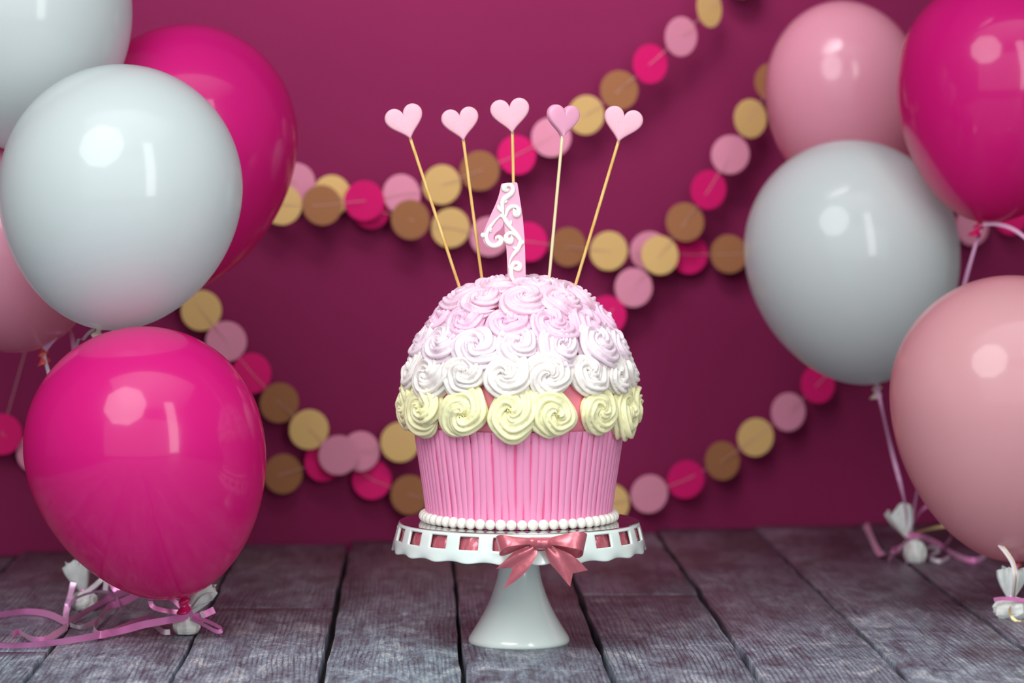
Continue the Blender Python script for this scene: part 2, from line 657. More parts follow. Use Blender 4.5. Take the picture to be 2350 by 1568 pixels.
# knot: wrapped band with rounded front
v, f = [], []
for i in range(17):
    w = i / 16
    for j in range(15):
        q = j / 14 * 2 - 1
        x = 1242 + (w * 2 - 1) * 24.5
        half = 11 + 2.5 * math.sin(PI * w)
        y = 1245.5 + 2.5 * math.sin(PI * w) + half * math.copysign(abs(math.sin(q * PI / 2)) ** 0.9, q)
        d = -0.004 - 0.0125 * math.cos(q * PI / 2) ** 0.7 * (0.72 + 0.28 * math.sin(PI * w)) + 0.0007 * math.sin(w * 14 + q * 2)
        v.append(P(x, y, YF + d))
for i in range(16):
    for j in range(14):
        a = i * 15 + j
        f.append((a, a + 1, a + 16, a + 15))
solid(child('bow_knot', v, f, m_satin, rib), 0.0006)

# ------------------------------------------------------------------ cake board
zb1 = zc(1199.6)
bt = 0.0022
board = obj('cake_board', None)
C.objects.unlink(board)
bpy.data.objects.remove(board)
v, f = lathe([(0.001, bt), (275 * dpx - 0.0006, bt), (275 * dpx, bt - 0.0006), (275 * dpx, 0.0005), (275 * dpx - 0.0005, 0.0), (0.001, 0.0)], 128)
me = mesh('cake_board', v, f, m_silver)
me.materials.append(m_boardedge)
for i, p in enumerate(me.polygons):
    if p.center.z < bt * 0.8:
        p.material_index = 1
    p.use_smooth = False
board = tag(obj('cake_board', me, None, (XC, YC, zb1)), 'thin round silver foil board between the cake and its white stand', 'cake board')
ZB = zb1 + bt

# ------------------------------------------------------------------ cake
def frost(name, c, c2):
    m = mat(name, c, 0.42, Subsurface_Weight=0.22, Subsurface_Scale=0.005, Specular_IOR_Level=0.4)
    m.node_tree.nodes['Principled BSDF'].inputs['Subsurface Radius'].default_value = (1.0, 0.7, 0.6)
    return m


m_fond = mat('pink_fondant', lin(247, 158, 200), 0.42, Subsurface_Weight=0.25, Subsurface_Scale=0.003, Specular_IOR_Level=0.35)
m_fondbase = mat('pink_fondant_core', lin(236, 96, 150), 0.5)
m_dome = mat('pink_cake_coat', lin(232, 130, 150), 0.55)
m_bead = mat('pearl_icing', lin(240, 240, 230), 0.25, Subsurface_Weight=0.2, Subsurface_Scale=0.002, Coat_Weight=0.5, Coat_Roughness=0.15)
m_yel = frost('yellow_buttercream', lin(250, 246, 196), None)
m_cream = frost('cream_buttercream', lin(244, 236, 231), None)
m_lav = frost('pale_pink_buttercream', lin(245, 224, 236), None)
m_pink = frost('pink_buttercream', lin(248, 204, 228), None)
m_pink2 = frost('soft_pink_buttercream', lin(248, 210, 229), None)

cake = thing('cupcake_cake', 'giant cupcake cake with ribbed pink case and yellow, white and pink frosting rosettes', 'cake', (XC, YC, ZB))


def zr(y):
    return zc(y) - ZB


core = [(0.5, 1199), (208, 1199), (210, 1190), (214, 1150), (221, 1100), (230, 1040), (235, 1000), (238, 975), (246, 965), (247, 940), (244, 915), (236, 870), (224, 830), (206, 790), (184, 755), (160, 720), (128, 695), (80, 672), (30, 663), (0.5, 661)]
v, f = lathe([(r * dpx, max(zr(y), 0.0004)) for r, y in core[:8]], 96)
obj('cake_case', mesh('cake_case', v, f, m_fondbase), cake)
v, f = lathe([(r * dpx, zr(y)) for r, y in core[6:]], 96)
obj('cake_dome', mesh('cake_dome', v, f, m_dome), cake)
# ribbed case: one rounded fondant strip after another
NS = 84
sp = [(1197, 211), (1180, 213), (1150, 216.5), (1120, 220.5), (1080, 226.5), (1040, 232.5), (1000, 238.5), (975, 242)]
variants = []
for s in range(6):
    rnd = random.Random(50 + s)
    ph = rnd.uniform(0, 6.3)
    am = rnd.uniform(0.03, 0.13)
    v, f = [], []
    for y, r in sp:
        hw = (PI * r / NS) * 1.02 * (1 + 0.05 * math.sin(y * 0.03 + ph * 2))
        cx = am * hw * 2 * math.sin(y * 0.022 + ph) + 0.06 * hw * math.sin(y * 0.06 + ph)
        for q in range(7):
            an = -PI / 2 + PI * q / 6
            sx = math.sin(an)
            dz = math.cos(an) ** 0.75
            v.append(((cx + hw * sx) * dpx, -(r - 4.5 + 5.2 * dz) * dpx, max(zr(y), 0.0005)))
    for j in range(len(sp) - 1):
        for q in range(6):
            a = j * 7 + q
            f.append((a, a + 1, a + 8, a + 7))
    variants.append(mesh('fondant_strip', v, f, m_fond))
for i in range(NS):
    o = obj('fondant_strip', variants[random.randrange(6)], cake)
    o.rotation_euler = (0, 0, 2 * PI * i / NS + random.uniform(-0.006, 0.006))
# pearl border
v, f = icosph(0.00545, 3)
v = [Vector((p.x * 0.98, p.y, p.z)) for p in v]
bead = mesh('icing_bead', v, f, m_bead)
NB = 57
for i in range(NB):
    th = 2 * PI * i / NB + 0.03
    r = 217.5 * dpx
    o = obj('icing_bead', bead, cake, (r * math.sin(th), -r * math.cos(th), 0.0053))
    o.scale = (random.uniform(.95, 1.05),) * 3


def rosette_mesh(seed, material, turns=1.85, lobes=9, depth=0.52):
    """piped star-tip swirl of unit radius, axis +Z"""
    rnd = random.Random(seed)
    turns *= rnd.uniform(0.9, 1.1)
    n, ns = 110, lobes * 5
    a0 = rnd.uniform(0, 6.3)
    el = rnd.uniform(0.9, 1.0)
    ph = [rnd.uniform(0, 6.3) for _ in range(8)]
    tws = rnd.uniform(0.25, 0.55)
    v, f = [], []
    for i in range(n):
        t = i / (n - 1)
        ang = a0 + t * turns * 2 * PI
        r = 0.02 + 0.64 * t ** 0.9
        r *= 1 + 0.05 * math.sin(ang * 2 + ph[0]) + 0.03 * math.sin(ang * 5 + ph[5])
        z = 0.34 - 0.26 * t ** 1.3 + 0.03 * math.sin(ang * 3 + ph[1])
        a = 0.25 + 0.15 * t + 0.02 * math.sin(ang * 4 + ph[6])
        if t > 0.88:
            a *= max(0.10, 1 - ((t - 0.88) / 0.12) ** 1.5)
        if t < 0.06:
            a *= 0.3 + 0.7 * t / 0.06
        rad = Vector((math.cos(ang), math.sin(ang) * el, 0))
        cen = rad * r + Vector((0, 0, z))
        up = Vector((0, 0, 1))
        tw = t * turns * 2 * PI * tws + ph[2]
        for k in range(ns):
            p = 2 * PI * k / ns
            g = abs(math.cos(lobes * (p + tw) / 2))
            rr = a * (1 + depth * (g ** 0.75 - 0.72) + 0.07 * math.sin(2 * p + ang * 1.3 + ph[3]) + 0.05 * math.sin(3 * p + ang * 2.7 + ph[4]))
            v.append(cen + rad * (math.cos(p) * rr) + up * (math.sin(p) * rr * 0.9))
    for i in range(n - 1):
        for k in range(ns):
            a, b = i * ns + k, i * ns + (k + 1) % ns
            f.append((a, b, b + ns, a + ns))
    f.append(tuple(range(ns))[::-1])
    f.append(tuple(range((n - 1) * ns, n * ns)))
    return mesh('rosette', v, f, material)


def row(count, th0, r, y, elev, size, material, label, seeds, sq=1.0, jit=0.03):
    vs = [rosette_mesh(s, material) for s in seeds]
    for i in range(count):
        th = math.radians(th0) + 2 * PI * i / count + random.uniform(-jit, jit)
        e = math.radians(elev + random.uniform(-5, 5))
        out = Vector((math.sin(th), -math.cos(th), 0))
        nrm = out * math.cos(e) + Vector((0, 0, 1)) * math.sin(e)
        side = Vector((0, 0, 1)).cross(nrm).normalized() if elev < 89 else Vector((1, 0, 0))
        upv = nrm.cross(side)
        rr = (r + random.uniform(-3, 3)) * dpx
        pos = Vector((rr * math.sin(th), -rr * math.cos(th), zr(y + random.uniform(-4, 4))))
        s = size * dpx * random.uniform(0.95, 1.06)
        spin = random.uniform(0, 6.3)
        M = Matrix((side, upv, nrm)).transposed() @ Matrix.Rotation(spin, 3, 'Z')
        o = obj('rosette', vs[i % len(vs)], cake)
        o.matrix_basis = Matrix.Translation(pos) @ M.to_4x4() @ Matrix.Diagonal((s, s * random.uniform(.94, 1.0), s * sq, 1))
        o['label'] = label


row(15, -5.3, 240, 932, 5, 70, m_yel, 'pale yellow frosting rosette', range(1, 8), 1.0)
row(16, -7.5, 232, 855, 22, 66, m_cream, 'cream white frosting rosette', range(11, 19), 1.0)
row(14, 0.0, 206, 793, 36, 66, m_lav, 'pale pinkish white frosting rosette', range(21, 28), 1.0)
row(11, -9.0, 170, 748, 44, 68, m_pink, 'pink frosting rosette', range(31, 37), 1.0)
row(9, -36.0, 128, 702, 60, 68, m_pink2, 'light pink frosting rosette', range(41, 46), 1.0)
row(5, 24.0, 68, 676, 76, 66, m_pink2, 'light pink frosting rosette', range(51, 55), 1.0)
row(1, 0.0, 2, 668, 86, 56, m_pink2, 'light pink frosting rosette', [61], 1.0)

# ------------------------------------------------------------------ toppers
m_plaque = mat('pink_fondant_plaque', lin(250, 178, 205), 0.5, Subsurface_Weight=0.2, Subsurface_Scale=0.003)
m_scroll = mat('white_icing_scroll', lin(240, 246, 236), 0.4)
m_heart = mat('pink_sugar_heart', lin(248, 190, 212), 0.6, Subsurface_Weight=0.2, Subsurface_Scale=0.003)
add_noise(m_heart, 900, lin(246, 182, 200), lin(250, 194, 209), bump=0.25, bump_scale=1200)
m_heart2 = mat('deeper_pink_sugar_heart', lin(246, 172, 204), 0.55)
m_stick = mat('bamboo', lin(232, 190, 112), 0.45)
add_noise(m_stick, 300, lin(222, 172, 90), lin(240, 205, 130), stretch=(1, 1, 0.06))
m_stick2 = mat('pale_bamboo', lin(236, 222, 176), 0.45)
add_noise(m_stick2, 300, lin(228, 212, 160), lin(242, 232, 194), stretch=(1, 1, 0.06))

YN = YC - 0.012


def Z6(x, y):
    return (1100 + x / 6.03, 400 + y / 6.03)


num = thing('number_topper', 'pink number one cake topper with white scrollwork standing on the cake', 'cake topper', P(1184, 650, YN))
outline = [(300, 150), (312, 130), (360, 122), (440, 116), (512, 113), (527, 124), (545, 230), (562, 345), (583, 470), (602, 600), (615, 760), (628, 900), (634, 1050), (638, 1200), (642, 1350), (646, 1620), (402, 1620), (394, 1430), (388, 1300), (381, 1150), (375, 1040), (362, 930), (352, 820), (347, 720), (343, 648),
           (336, 690), (320, 725), (290, 770), (245, 800), (210, 838), (195, 880), (203, 912), (212, 895), (232, 852), (270, 836), (310, 850), (334, 885), (338, 920), (326, 968), (300, 1003), (265, 1024), (200, 1034), (140, 1022), (95, 992), (60, 945), (45, 895), (44, 850), (62, 790), (90, 720), (125, 640), (160, 555), (195, 480), (225, 415), (252, 345), (275, 270), (290, 205)]
bm = bmesh.new()
base = num.location
tn = 0.0085
vs = [bm.verts.new(P(*Z6(x, y), YN) + Vector((0, tn, 0)) - base) for x, y in outline]
face = bm.faces.new(vs)
r = bmesh.ops.extrude_face_region(bm, geom=[face])
bmesh.ops.translate(bm, vec=(0, -tn, 0), verts=[g for g in r['geom'] if isinstance(g, bmesh.types.BMVert)])
bmesh.ops.recalc_face_normals(bm, faces=bm.faces)
me = bpy.data.meshes.new('plaque')
bm.to_mesh(me)
bm.free()
me.materials.append(m_plaque)
o = obj('plaque', me, num)
bv = o.modifiers.new('bevel', 'BEVEL')
bv.width = 0.0011
bv.segments = 3
bv.limit_method = 'ANGLE'
bv.angle_limit = math.radians(55)
bv.harden_normals = False
scrolls = [
    ([(405, 218, 8), (385, 222, 22), (350, 205, 36), (350, 168, 34), (395, 145, 24), (445, 158, 26), (466, 205, 28), (450, 255, 30), (405, 295, 32), (355, 330, 34), (322, 380, 30), (318, 440, 24), (325, 500, 18), (335, 565, 10)], 0),
    ([(255, 430, 10), (270, 465, 24), (300, 505, 20), (325, 540, 8)], 0),
    ([(385, 352, 8), (368, 380, 18), (335, 392, 12)], 0),
    ([(468, 478, 8), (482, 505, 22), (505, 555, 40), (538, 540, 38), (545, 490, 28), (515, 452, 22), (460, 445, 24), (410, 470, 26), (380, 520, 22), (362, 590, 14)], 0),
    ([(300, 570, 26), (335, 590, 26), (365, 640, 28), (405, 700, 28), (455, 760, 22), (510, 810, 18), (550, 870, 20), (568, 930, 26), (556, 985, 28), (525, 1045, 28), (480, 1100, 22), (440, 1160, 16), (415, 1230, 10), (405, 1300, 6)], 0),
    ([(440, 640, 8), (432, 680, 20), (420, 720, 12)], 0),
    ([(295, 570, 10), (235, 625, 14), (180, 690, 18), (135, 750, 22), (105, 815, 22), (98, 880, 24), (120, 945, 28), (170, 985, 28), (230, 985, 30), (285, 955, 32), (302, 905, 30), (272, 868, 24), (236, 878, 18), (230, 905, 8)], 0),
    ([(160, 800, 10), (150, 765, 24), (160, 725, 10)], 0),
    ([(32, 845, 30), (60, 845, 30), (90, 850, 20)], 0),
    ([(440, 850, 8), (452, 885, 22), (430, 930, 38), (388, 920, 38), (368, 870, 30), (395, 825, 24), (450, 815, 24), (505, 840, 26), (545, 890, 22), (562, 940, 14)], 0),
    ([(555, 945, 18), (590, 945, 26), (608, 945, 28)], 0),
    ([(465, 1010, 10), (500, 1025, 20), (535, 1020, 12)], 0),
    ([(482, 1292, 8), (500, 1308, 24), (548, 1305, 34), (562, 1262, 30), (525, 1225, 24), (475, 1235, 26), (445, 1290, 28), (440, 1360, 28), (448, 1420, 26), (470, 1460, 22), (510, 1490, 16), (560, 1500, 12)], 0),
    ([(530, 1450, 8), (548, 1480, 22), (560, 1520, 16)], 0)]
for path, _ in scrolls:
    q = spline(path, max(12, len(path) * 5))
    pts, rads = [], []
    for x, y, rr in q:
        pts.append(P(*Z6(x, y), YN - 0.0008))
        rads.append(max(rr * 1.2, 4) / 6.03 * dpx)
    v, f = tube(pts, rads, 10, (Vector((0, 1, 0)), 0.62))
    child('scroll', v, f, m_scroll, num, 'white icing scroll')


def heart_pick(tip, tilt, yaw, foot, width, m_h, m_s, label, Yh, Yfoot):
    tp = P(*tip, Yh)
    ft = P(*foot, Yfoot)
    d = (ft - tp).normalized()
    ft2 = ft + d * 0.045
    root = thing('heart_pick', label, 'cake topper', ft, 'heart picks on the cake')
    v, f = tube([tp - d * 0.010, tp + d * 0.01, tp + (ft2 - tp) * 0.5, ft2], 0.00165, 10)
    child('skewer', v, f, m_s, root)
    s = width / 32.0 * dpx
    n = 64
    th = 0.0085
    rings = [(0.86, -0.5), (0.95, -0.46), (1.0, -0.3), (1.0, 0.12), (0.985, 0.30), (0.94, 0.43), (0.86, 0.49), (0.6, 0.53), (0.3, 0.54)]
    R = Matrix.Rotation(math.radians(tilt), 3, 'Y') @ Matrix.Rotation(math.radians(yaw), 3, 'Z')
    v, f = [], []
    for sc1, zf in rings:
        for i in range(n):
            t = 2 * PI * i / n
            x = 16 * math.sin(t) ** 3
            y = 13 * math.cos(t) - 5 * math.cos(2 * t) - 2 * math.cos(3 * t) - math.cos(4 * t)
            y = y * 1.02
            loc = Vector((x * sc1 * s, -zf * th, ((y + 1) * sc1 - 1 + 17.0) * s))
            v.append(tp + R @ loc)
    for j in range(len(rings) - 1):
        for i in range(n):
            a, b = j * n + i, j * n + (i + 1) % n
            f.append((a, a + n, b + n, b))
    f.append(tuple(range(n)))
    k = (len(rings) - 1) * n
    f.append(tuple(range(k, k + n))[::-1])
    child('heart', v, f, m_h, root)


heart_pick((943, 322), -17, 6, (1054, 658), 88, m_heart, m_stick, 'pink heart pick leaning furthest left, leftmost of the five on the cake', YC, YC + 0.0)
heart_pick((1064, 326), -9, 6, (1107, 648), 86, m_heart, m_stick, 'pink heart pick leaning slightly left between the leftmost heart and the number', YC + .01, YC + 0.01)
heart_pick((1176, 309), -6, 0, (1183, 648), 90, m_heart, m_stick, 'pink heart pick rising upright behind the number one topper', YC + .006, YC + 0.006)
heart_pick((1290, 318), 3, 32, (1260, 642), 84, m_heart2, m_stick2, 'deeper pink heart pick turned sideways on a pale stick right of the number', YC + .008, YC + 0.008)
heart_pick((1418, 329), 13, 4, (1319, 660), 90, m_heart, m_stick, 'pink heart pick leaning right, rightmost of the five on the cake', YC, YC + 0.0)

# ------------------------------------------------------------------ balloons
def balloon_mat(name, c, rough=0.32, thru=0.38):
    """thin glossy rubber skin that also lets light through"""
    m = mat(name, c, rough, Coat_Weight=0.85, Coat_Roughness=0.10, Specular_IOR_Level=0.22)
    nt = m.node_tree
    b = nt.nodes['Principled BSDF']
    tr = nt.nodes.new('ShaderNodeBsdfTranslucent')
    tr.inputs['Color'].default_value = c
    mx = nt.nodes.new('ShaderNodeMixShader')
    mx.inputs[0].default_value = thru
    out = [n for n in nt.nodes if n.type == 'OUTPUT_MATERIAL'][0]
    nt.links.new(b.outputs[0], mx.inputs[1])
    nt.links.new(tr.outputs[0], mx.inputs[2])
    nt.links.new(mx.outputs[0], out.inputs['Surface'])
    return m


m_bw = balloon_mat('white_balloon', lin(232, 243, 243))
m_bh = balloon_mat('hot_pink_balloon', lin(238, 34, 146))
m_bp = balloon_mat('light_pink_balloon', lin(244, 186, 194))
m_bp2 = balloon_mat('rose_pink_balloon', lin(242, 170, 194))
m_kn_o = balloon_mat('coral_knot', lin(240, 100, 100), 0.45, 0.1)
m_kn_c = balloon_mat('cream_knot', lin(218, 204, 190), 0.5, 0.1)
m_kn_h = balloon_mat('pink_knot', lin(210, 16, 100), 0.45, 0.1)


def balloon(cx, cy, Y, a_px, top_px, knot, m, mk, label, knot_label=None, pear=0.10, dk=0.0, group='party balloons'):
    c = P(cx, cy, Y)
    k = P(knot[0], knot[1], Y + dk)
    sc1 = Y / ray(cx, cy).y / FPX
    a, bt = a_px * sc1, top_px * sc1
    ax = (c - k)
    bb = ax.length
    ax.normalize()
    root = thing('balloon', label, 'balloon', k, group)
    u = Vector((0, -1, 0))
    u = (u - ax * u.dot(ax)).normalized()
    w = ax.cross(u)
    n, nu, nl = 96, 28, 44
    prof = []
    for i in range(nu + 1):
        t = PI / 2 * (1 - i / nu)
        prof.append((a * math.cos(t) if i else 0.0, bt * math.sin(t)))
    for i in range(1, nl + 1):
        s = math.sin(PI / 2 * i / nl)
        r = a * math.sqrt(max(0, 1 - s * s)) ** 1.0 * (1 - pear * s ** 2)
        # neck: stretched rubber leaves the body smoothly
        neck = 0.0045 + 0.016 * max(0, (1 - s) / 0.06) ** 1.3
        prof.append((max(r, min(neck, a * 0.3)) if s > 0.9 else r, -bb * s))
    v = [c + ax * prof[0][1]]
    f = []
    for r, z in prof[1:]:
        for i in range(n):
            an = 2 * PI * i / n
            v.append(c + ax * z + (u * math.cos(an) + w * math.sin(an)) * r)
    for i in range(n):
        f.append((0, 1 + i, 1 + (i + 1) % n))
    for j in range(len(prof) - 2):
        for i in range(n):
            p, q = 1 + j * n + i, 1 + j * n + (i + 1) % n
            f.append((p, p + n, q + n, q))
    child('skin', v, f, m, root)
    # tied neck with its rolled lip
    kp = [(0.0045, 0.003), (0.0030, 0.0), (0.0026, -0.0025), (0.0050, -0.0045), (0.0062, -0.0065), (0.0046, -0.0085), (0.0030, -0.0095), (0.0045, -0.0120), (0.0068, -0.0150), (0.0076, -0.0165), (0.0068, -0.0178), (0.0048, -0.0168), (0.001, -0.014)]
    v, f = [], []
    nn = 20
    for r, z in kp:
        for i in range(nn):
            an = 2 * PI * i / nn
            bend = u * (0.25 * abs(z)) + w * (0.3 * z)
            rr = r * (1 + 0.12 * math.sin(3 * an + z * 300))
            v.append(k + ax * z + bend + (u * math.cos(an) * 0.9 + w * math.sin(an)) * rr)
    for j in range(len(kp) - 1):
        for i in range(nn):
            p, q = j * nn + i, j * nn + (i + 1) % nn
            f.append((p, p + nn, q + nn, q))
    child('knot', v, f, mk, root, knot_label)
    return root


balloon(31, 15, 3.31, 270, 290, (80, 345), m_bw, m_kn_c, 'white balloon cut off by the top left corner of the photo')
balloon(430, 320, 3.44, 253, 264, (385, 668), m_bh, m_kn_h, 'hot pink balloon behind the large white balloon on the upper left', pear=0.13)
balloon(278, 432, 3.14, 278, 284, (229, 756), m_bw, m_kn_c, 'large white balloon in the middle of the left cluster', 'flesh coloured knot', pear=0.07)
balloon(10, 570, 3.34, 214, 226, (99, 798), m_bp2, m_kn_o, 'light pink balloon half hidden behind the large white one at the left edge', 'coral knot', pear=0.04)
balloon(331, 1025, 3.06, 275, 276, (424, 1364), m_bh, m_kn_h, 'hot pink balloon low at the front left just above the planks', 'dark pink knot', pear=0.10, dk=0.03)
balloon(1937, 212, 3.95, 180, 210, (1965, 478), m_bp2, m_kn_o, 'light pink balloon at the upper right behind the white one', pear=0.08)
balloon(2305, 175, 3.60, 243, 235, (2250, 510), m_bh, m_kn_h, 'hot pink balloon in the top right corner', 'dark pink knot', pear=0.10)
balloon(1954, 575, 3.74, 246, 254, (2013, 880), m_bw, m_kn_c, 'white balloon in the right cluster beside the pink ones', 'cream knot', pear=0.08)
balloon(2320, 905, 3.27, 277, 273, (2334, 1284), m_bp, m_kn_o, 'large light pink balloon low at the right edge of the photo', 'coral knot', pear=0.10, dk=0.03)

# ------------------------------------------------------------------ balloon weights wrapped in white paper
m_paper = mat('white_crepe_paper', lin(222, 226, 222), 0.7, Subsurface_Weight=0.15, Subsurface_Scale=0.003)
add_noise(m_paper, 120, lin(212, 216, 214), lin(232, 234, 230), bump=0.5, bump_scale=260)
m_rp = mat('pink_curling_ribbon', lin(244, 142, 208), 0.24, Metallic=0.25, Sheen_Weight=0.3, Specular_IOR_Level=0.8)
m_rpp = mat('pale_pink_curling_ribbon', lin(232, 176, 218), 0.25, Metallic=0.2, Specular_IOR_Level=0.8)
m_rw = mat('white_curling_ribbon', lin(224, 214, 224), 0.3, Specular_IOR_Level=0.8)
m_rg = mat('gold_edged_ribbon', lin(206, 180, 130), 0.3, Metallic=0.4)


def weight(px, py, rx, hz, tie, top, seed, label, tuft_w):
    """lump standing on the floor at photo position, tied at `tie`, paper ends spreading towards `top`"""
    rnd = random.Random(seed)
    g = G(px, py)
    Y = g.y
    root = thing('balloon_weight', label, 'balloon weight', g, 'paper wrapped balloon weights')
    sc1 = Y / FPX
    rxm = rx * sc1
    v, f = [], []
    nz, nn = 7, 17
    ph = [rnd.uniform(0, 6.3) for _ in range(6)]
    for j in range(nz + 1):
        t = j / nz
        zz = hz * sc1 * (t if t > 0 else 0)
        prof = (0.80 + 1.0 * t) if t < 0.2 else max(0.16, max(0, 1 - (max(0, t - 0.25) / 0.76) ** 3.2) ** 0.6)
        prof = min(prof, 1.0)
        for i in range(nn):
            an = 2 * PI * i / nn
            cr = (0.92 + 0.05 * rnd.uniform(-1, 1) * min(1, 3 * t)) + 0.13 * abs(math.sin(2.5 * an + ph[0] + t)) + 0.06 * math.sin(7 * an + ph[1] + 3 * t) + (0.08 * math.sin(11 * an + ph[2]) * t)
            v.append(g + Vector((rxm * prof * cr * math.cos(an), rxm * 0.85 * prof * cr * math.sin(an), zz + (0.0006 * math.sin(5 * an + ph[3]) if t > 0.1 else 0))))
    for j in range(nz):
        for i in range(nn):
            a, b = j * nn + i, j * nn + (i + 1) % nn
            f.append((a, b, b + nn, a + nn))
    f.append(tuple(range(nn))[::-1])
    f.append(tuple(range(nz * nn, nz * nn + nn)))
    child('wrapped_lump', v, f, m_paper, root, None, False)
    tp = P(*tie, Y)
    up = P(*top, Y)
    ax = (up - tp)
    h = ax.length
    ax.normalize()
    s = Vector((0, -1, 0))
    s = (s - ax * s.dot(ax)).normalized()
    w = s.cross(ax)
    tw = tuft_w * sc1
    v, f = [], []
    nj, ni = 9, 40
    for j in range(nj + 1):
        t = j / nj
        for i in range(ni):
            an = 2 * PI * i / ni
            fold = 1 + (0.34 * math.sin(4 * an + ph[4]) + 0.16 * math.sin(9 * an + ph[5])) * t
            r = 0.0022 + (tw - 0.0022) * (math.sin(min(t * 1.15, 1.0) * PI / 2) ** 0.9) * fold
            tip = h * (t + (0.20 * (abs(((3 * an / (2 * PI)) + ph[4]) % 1 * 2 - 1) - 0.5) * t ** 3))
            v.append(tp - ax * 0.002 + ax * tip + w * (math.cos(an) * r) + s * (math.sin(an) * r * 0.55))
    for j in range(nj):
        for i in range(ni):
            a, b = j * ni + i, j * ni + (i + 1) % ni
            f.append((a, b, b + ni, a + ni))
    solid(child('paper_tuft', v, f, m_paper, root), 0.0003)
    v, f = lathe([(0.0034, -0.0022), (0.0042, -0.001), (0.0042, 0.001), (0.0034, 0.0022)], 16, tp)
    child('ribbon_tie', v, f, m_rp, root, 'pink ribbon tie')
    return root, tp, Y


wA, tA, YA = weight(428, 1454, 31, 46, (435, 1408), (478, 1336), 1, 'paper wrapped weight on the planks right under the front left balloon', 26)
wB, tB, YB = weight(195, 1399, 29, 44, (192, 1358), (172, 1286), 2, 'paper wrapped weight standing further back at the left among ribbons', 28)
wC, tC, YC3 = weight(2100, 1290, 25, 54, (2086, 1234), (2058, 1165), 3, 'furthest paper wrapped weight at the right end of the planks', 27)
wD, tD, YD = weight(2322, 1417, 44, 47, (2320, 1373), (2322, 1302), 4, 'paper wrapped weight at the right edge under the large light pink balloon', 30)


def ribbons(label, anchor, strands, name='curling_ribbon'):
    root = thing(name, label, 'ribbon', anchor, 'curling ribbons')
    for pts, wd, m, side in strands:
        wp = []
        for p in pts:
            if len(p) == 2:
                wp.append(G(p[0], p[1], wd * 0.75))
            elif isinstance(p[2], str):
                wp.append(G(p[0], p[1], float(p[2])))
            else:
                wp.append(P(*p))
        v, f = strip(wp, wd * 1.25, side, max(24, len(pts) * 10), 0.3)
        solid(child('ribbon_strand', v, f, m, root), 0.00025)
    return root


UPZ = (0, 0, 1)
FR = (0, -1, 0.3)
ZX = lambda x, y: (x / 3.56, 1180 + y / 3.56)
ya = YA - 0.006
ribbons('pink curling ribbon tied in loops around the front left weight, tail running off left', tA, [
    ([(432, 1410, ya), (400, 1380, ya - .004), (368, 1362, ya - .008), (347, 1370, ya - .010), (350, 1392, ya - .010), (380, 1402, ya - .008), (432, 1407, ya)], 0.0038, m_rp, UPZ),
    ([(438, 1400, ya), (462, 1388, ya - .004), (488, 1378, ya - .006), (496, 1368, ya - .007), (484, 1360, ya - .005), (462, 1368, ya - .003), (440, 1396, ya)], 0.0034, m_rw, FR),
    ([(440, 1418, ya - .004), (470, 1424, ya - .012), (500, 1438, ya - .022), (509, 1446, ya - .026), (498, 1450, ya - .026), (470, 1436, ya - .018), (440, 1420, ya - .006)], 0.0036, m_rp, UPZ),
    ([(432, 1416, ya - .004), (385, 1424, ya - .016), (330, 1434, ya - .018), (270, 1450), (190, 1465), (110, 1477), (40, 1482), (-60, 1480)], 0.0062, m_rp, (0, -0.45, 1)),
    ([(442, 1416, ya), (465, 1412, ya + .004), (492, 1400, ya + .006)], 0.0056, m_rp, UPZ),
    ([(436, 1414, ya - .004), (430, 1392, ya - .010), (424, 1376, ya - .004), (424, 1366, YA - .004)], 0.0058, m_rp, (1, 0, 0)),
    ([(462, 1345, YA + .012), (480, 1334, YA + .016), (498, 1318, YA + .02)], 0.0045, m_rw, (0.5, 0, 0.8)),
    ([(462, 1404, YA - .004), (466, 1418, YA - .006), (464, 1428, YA - .005)], 0.003, m_rw, (1, 0, 0)),
])
yb = YB - 0.006
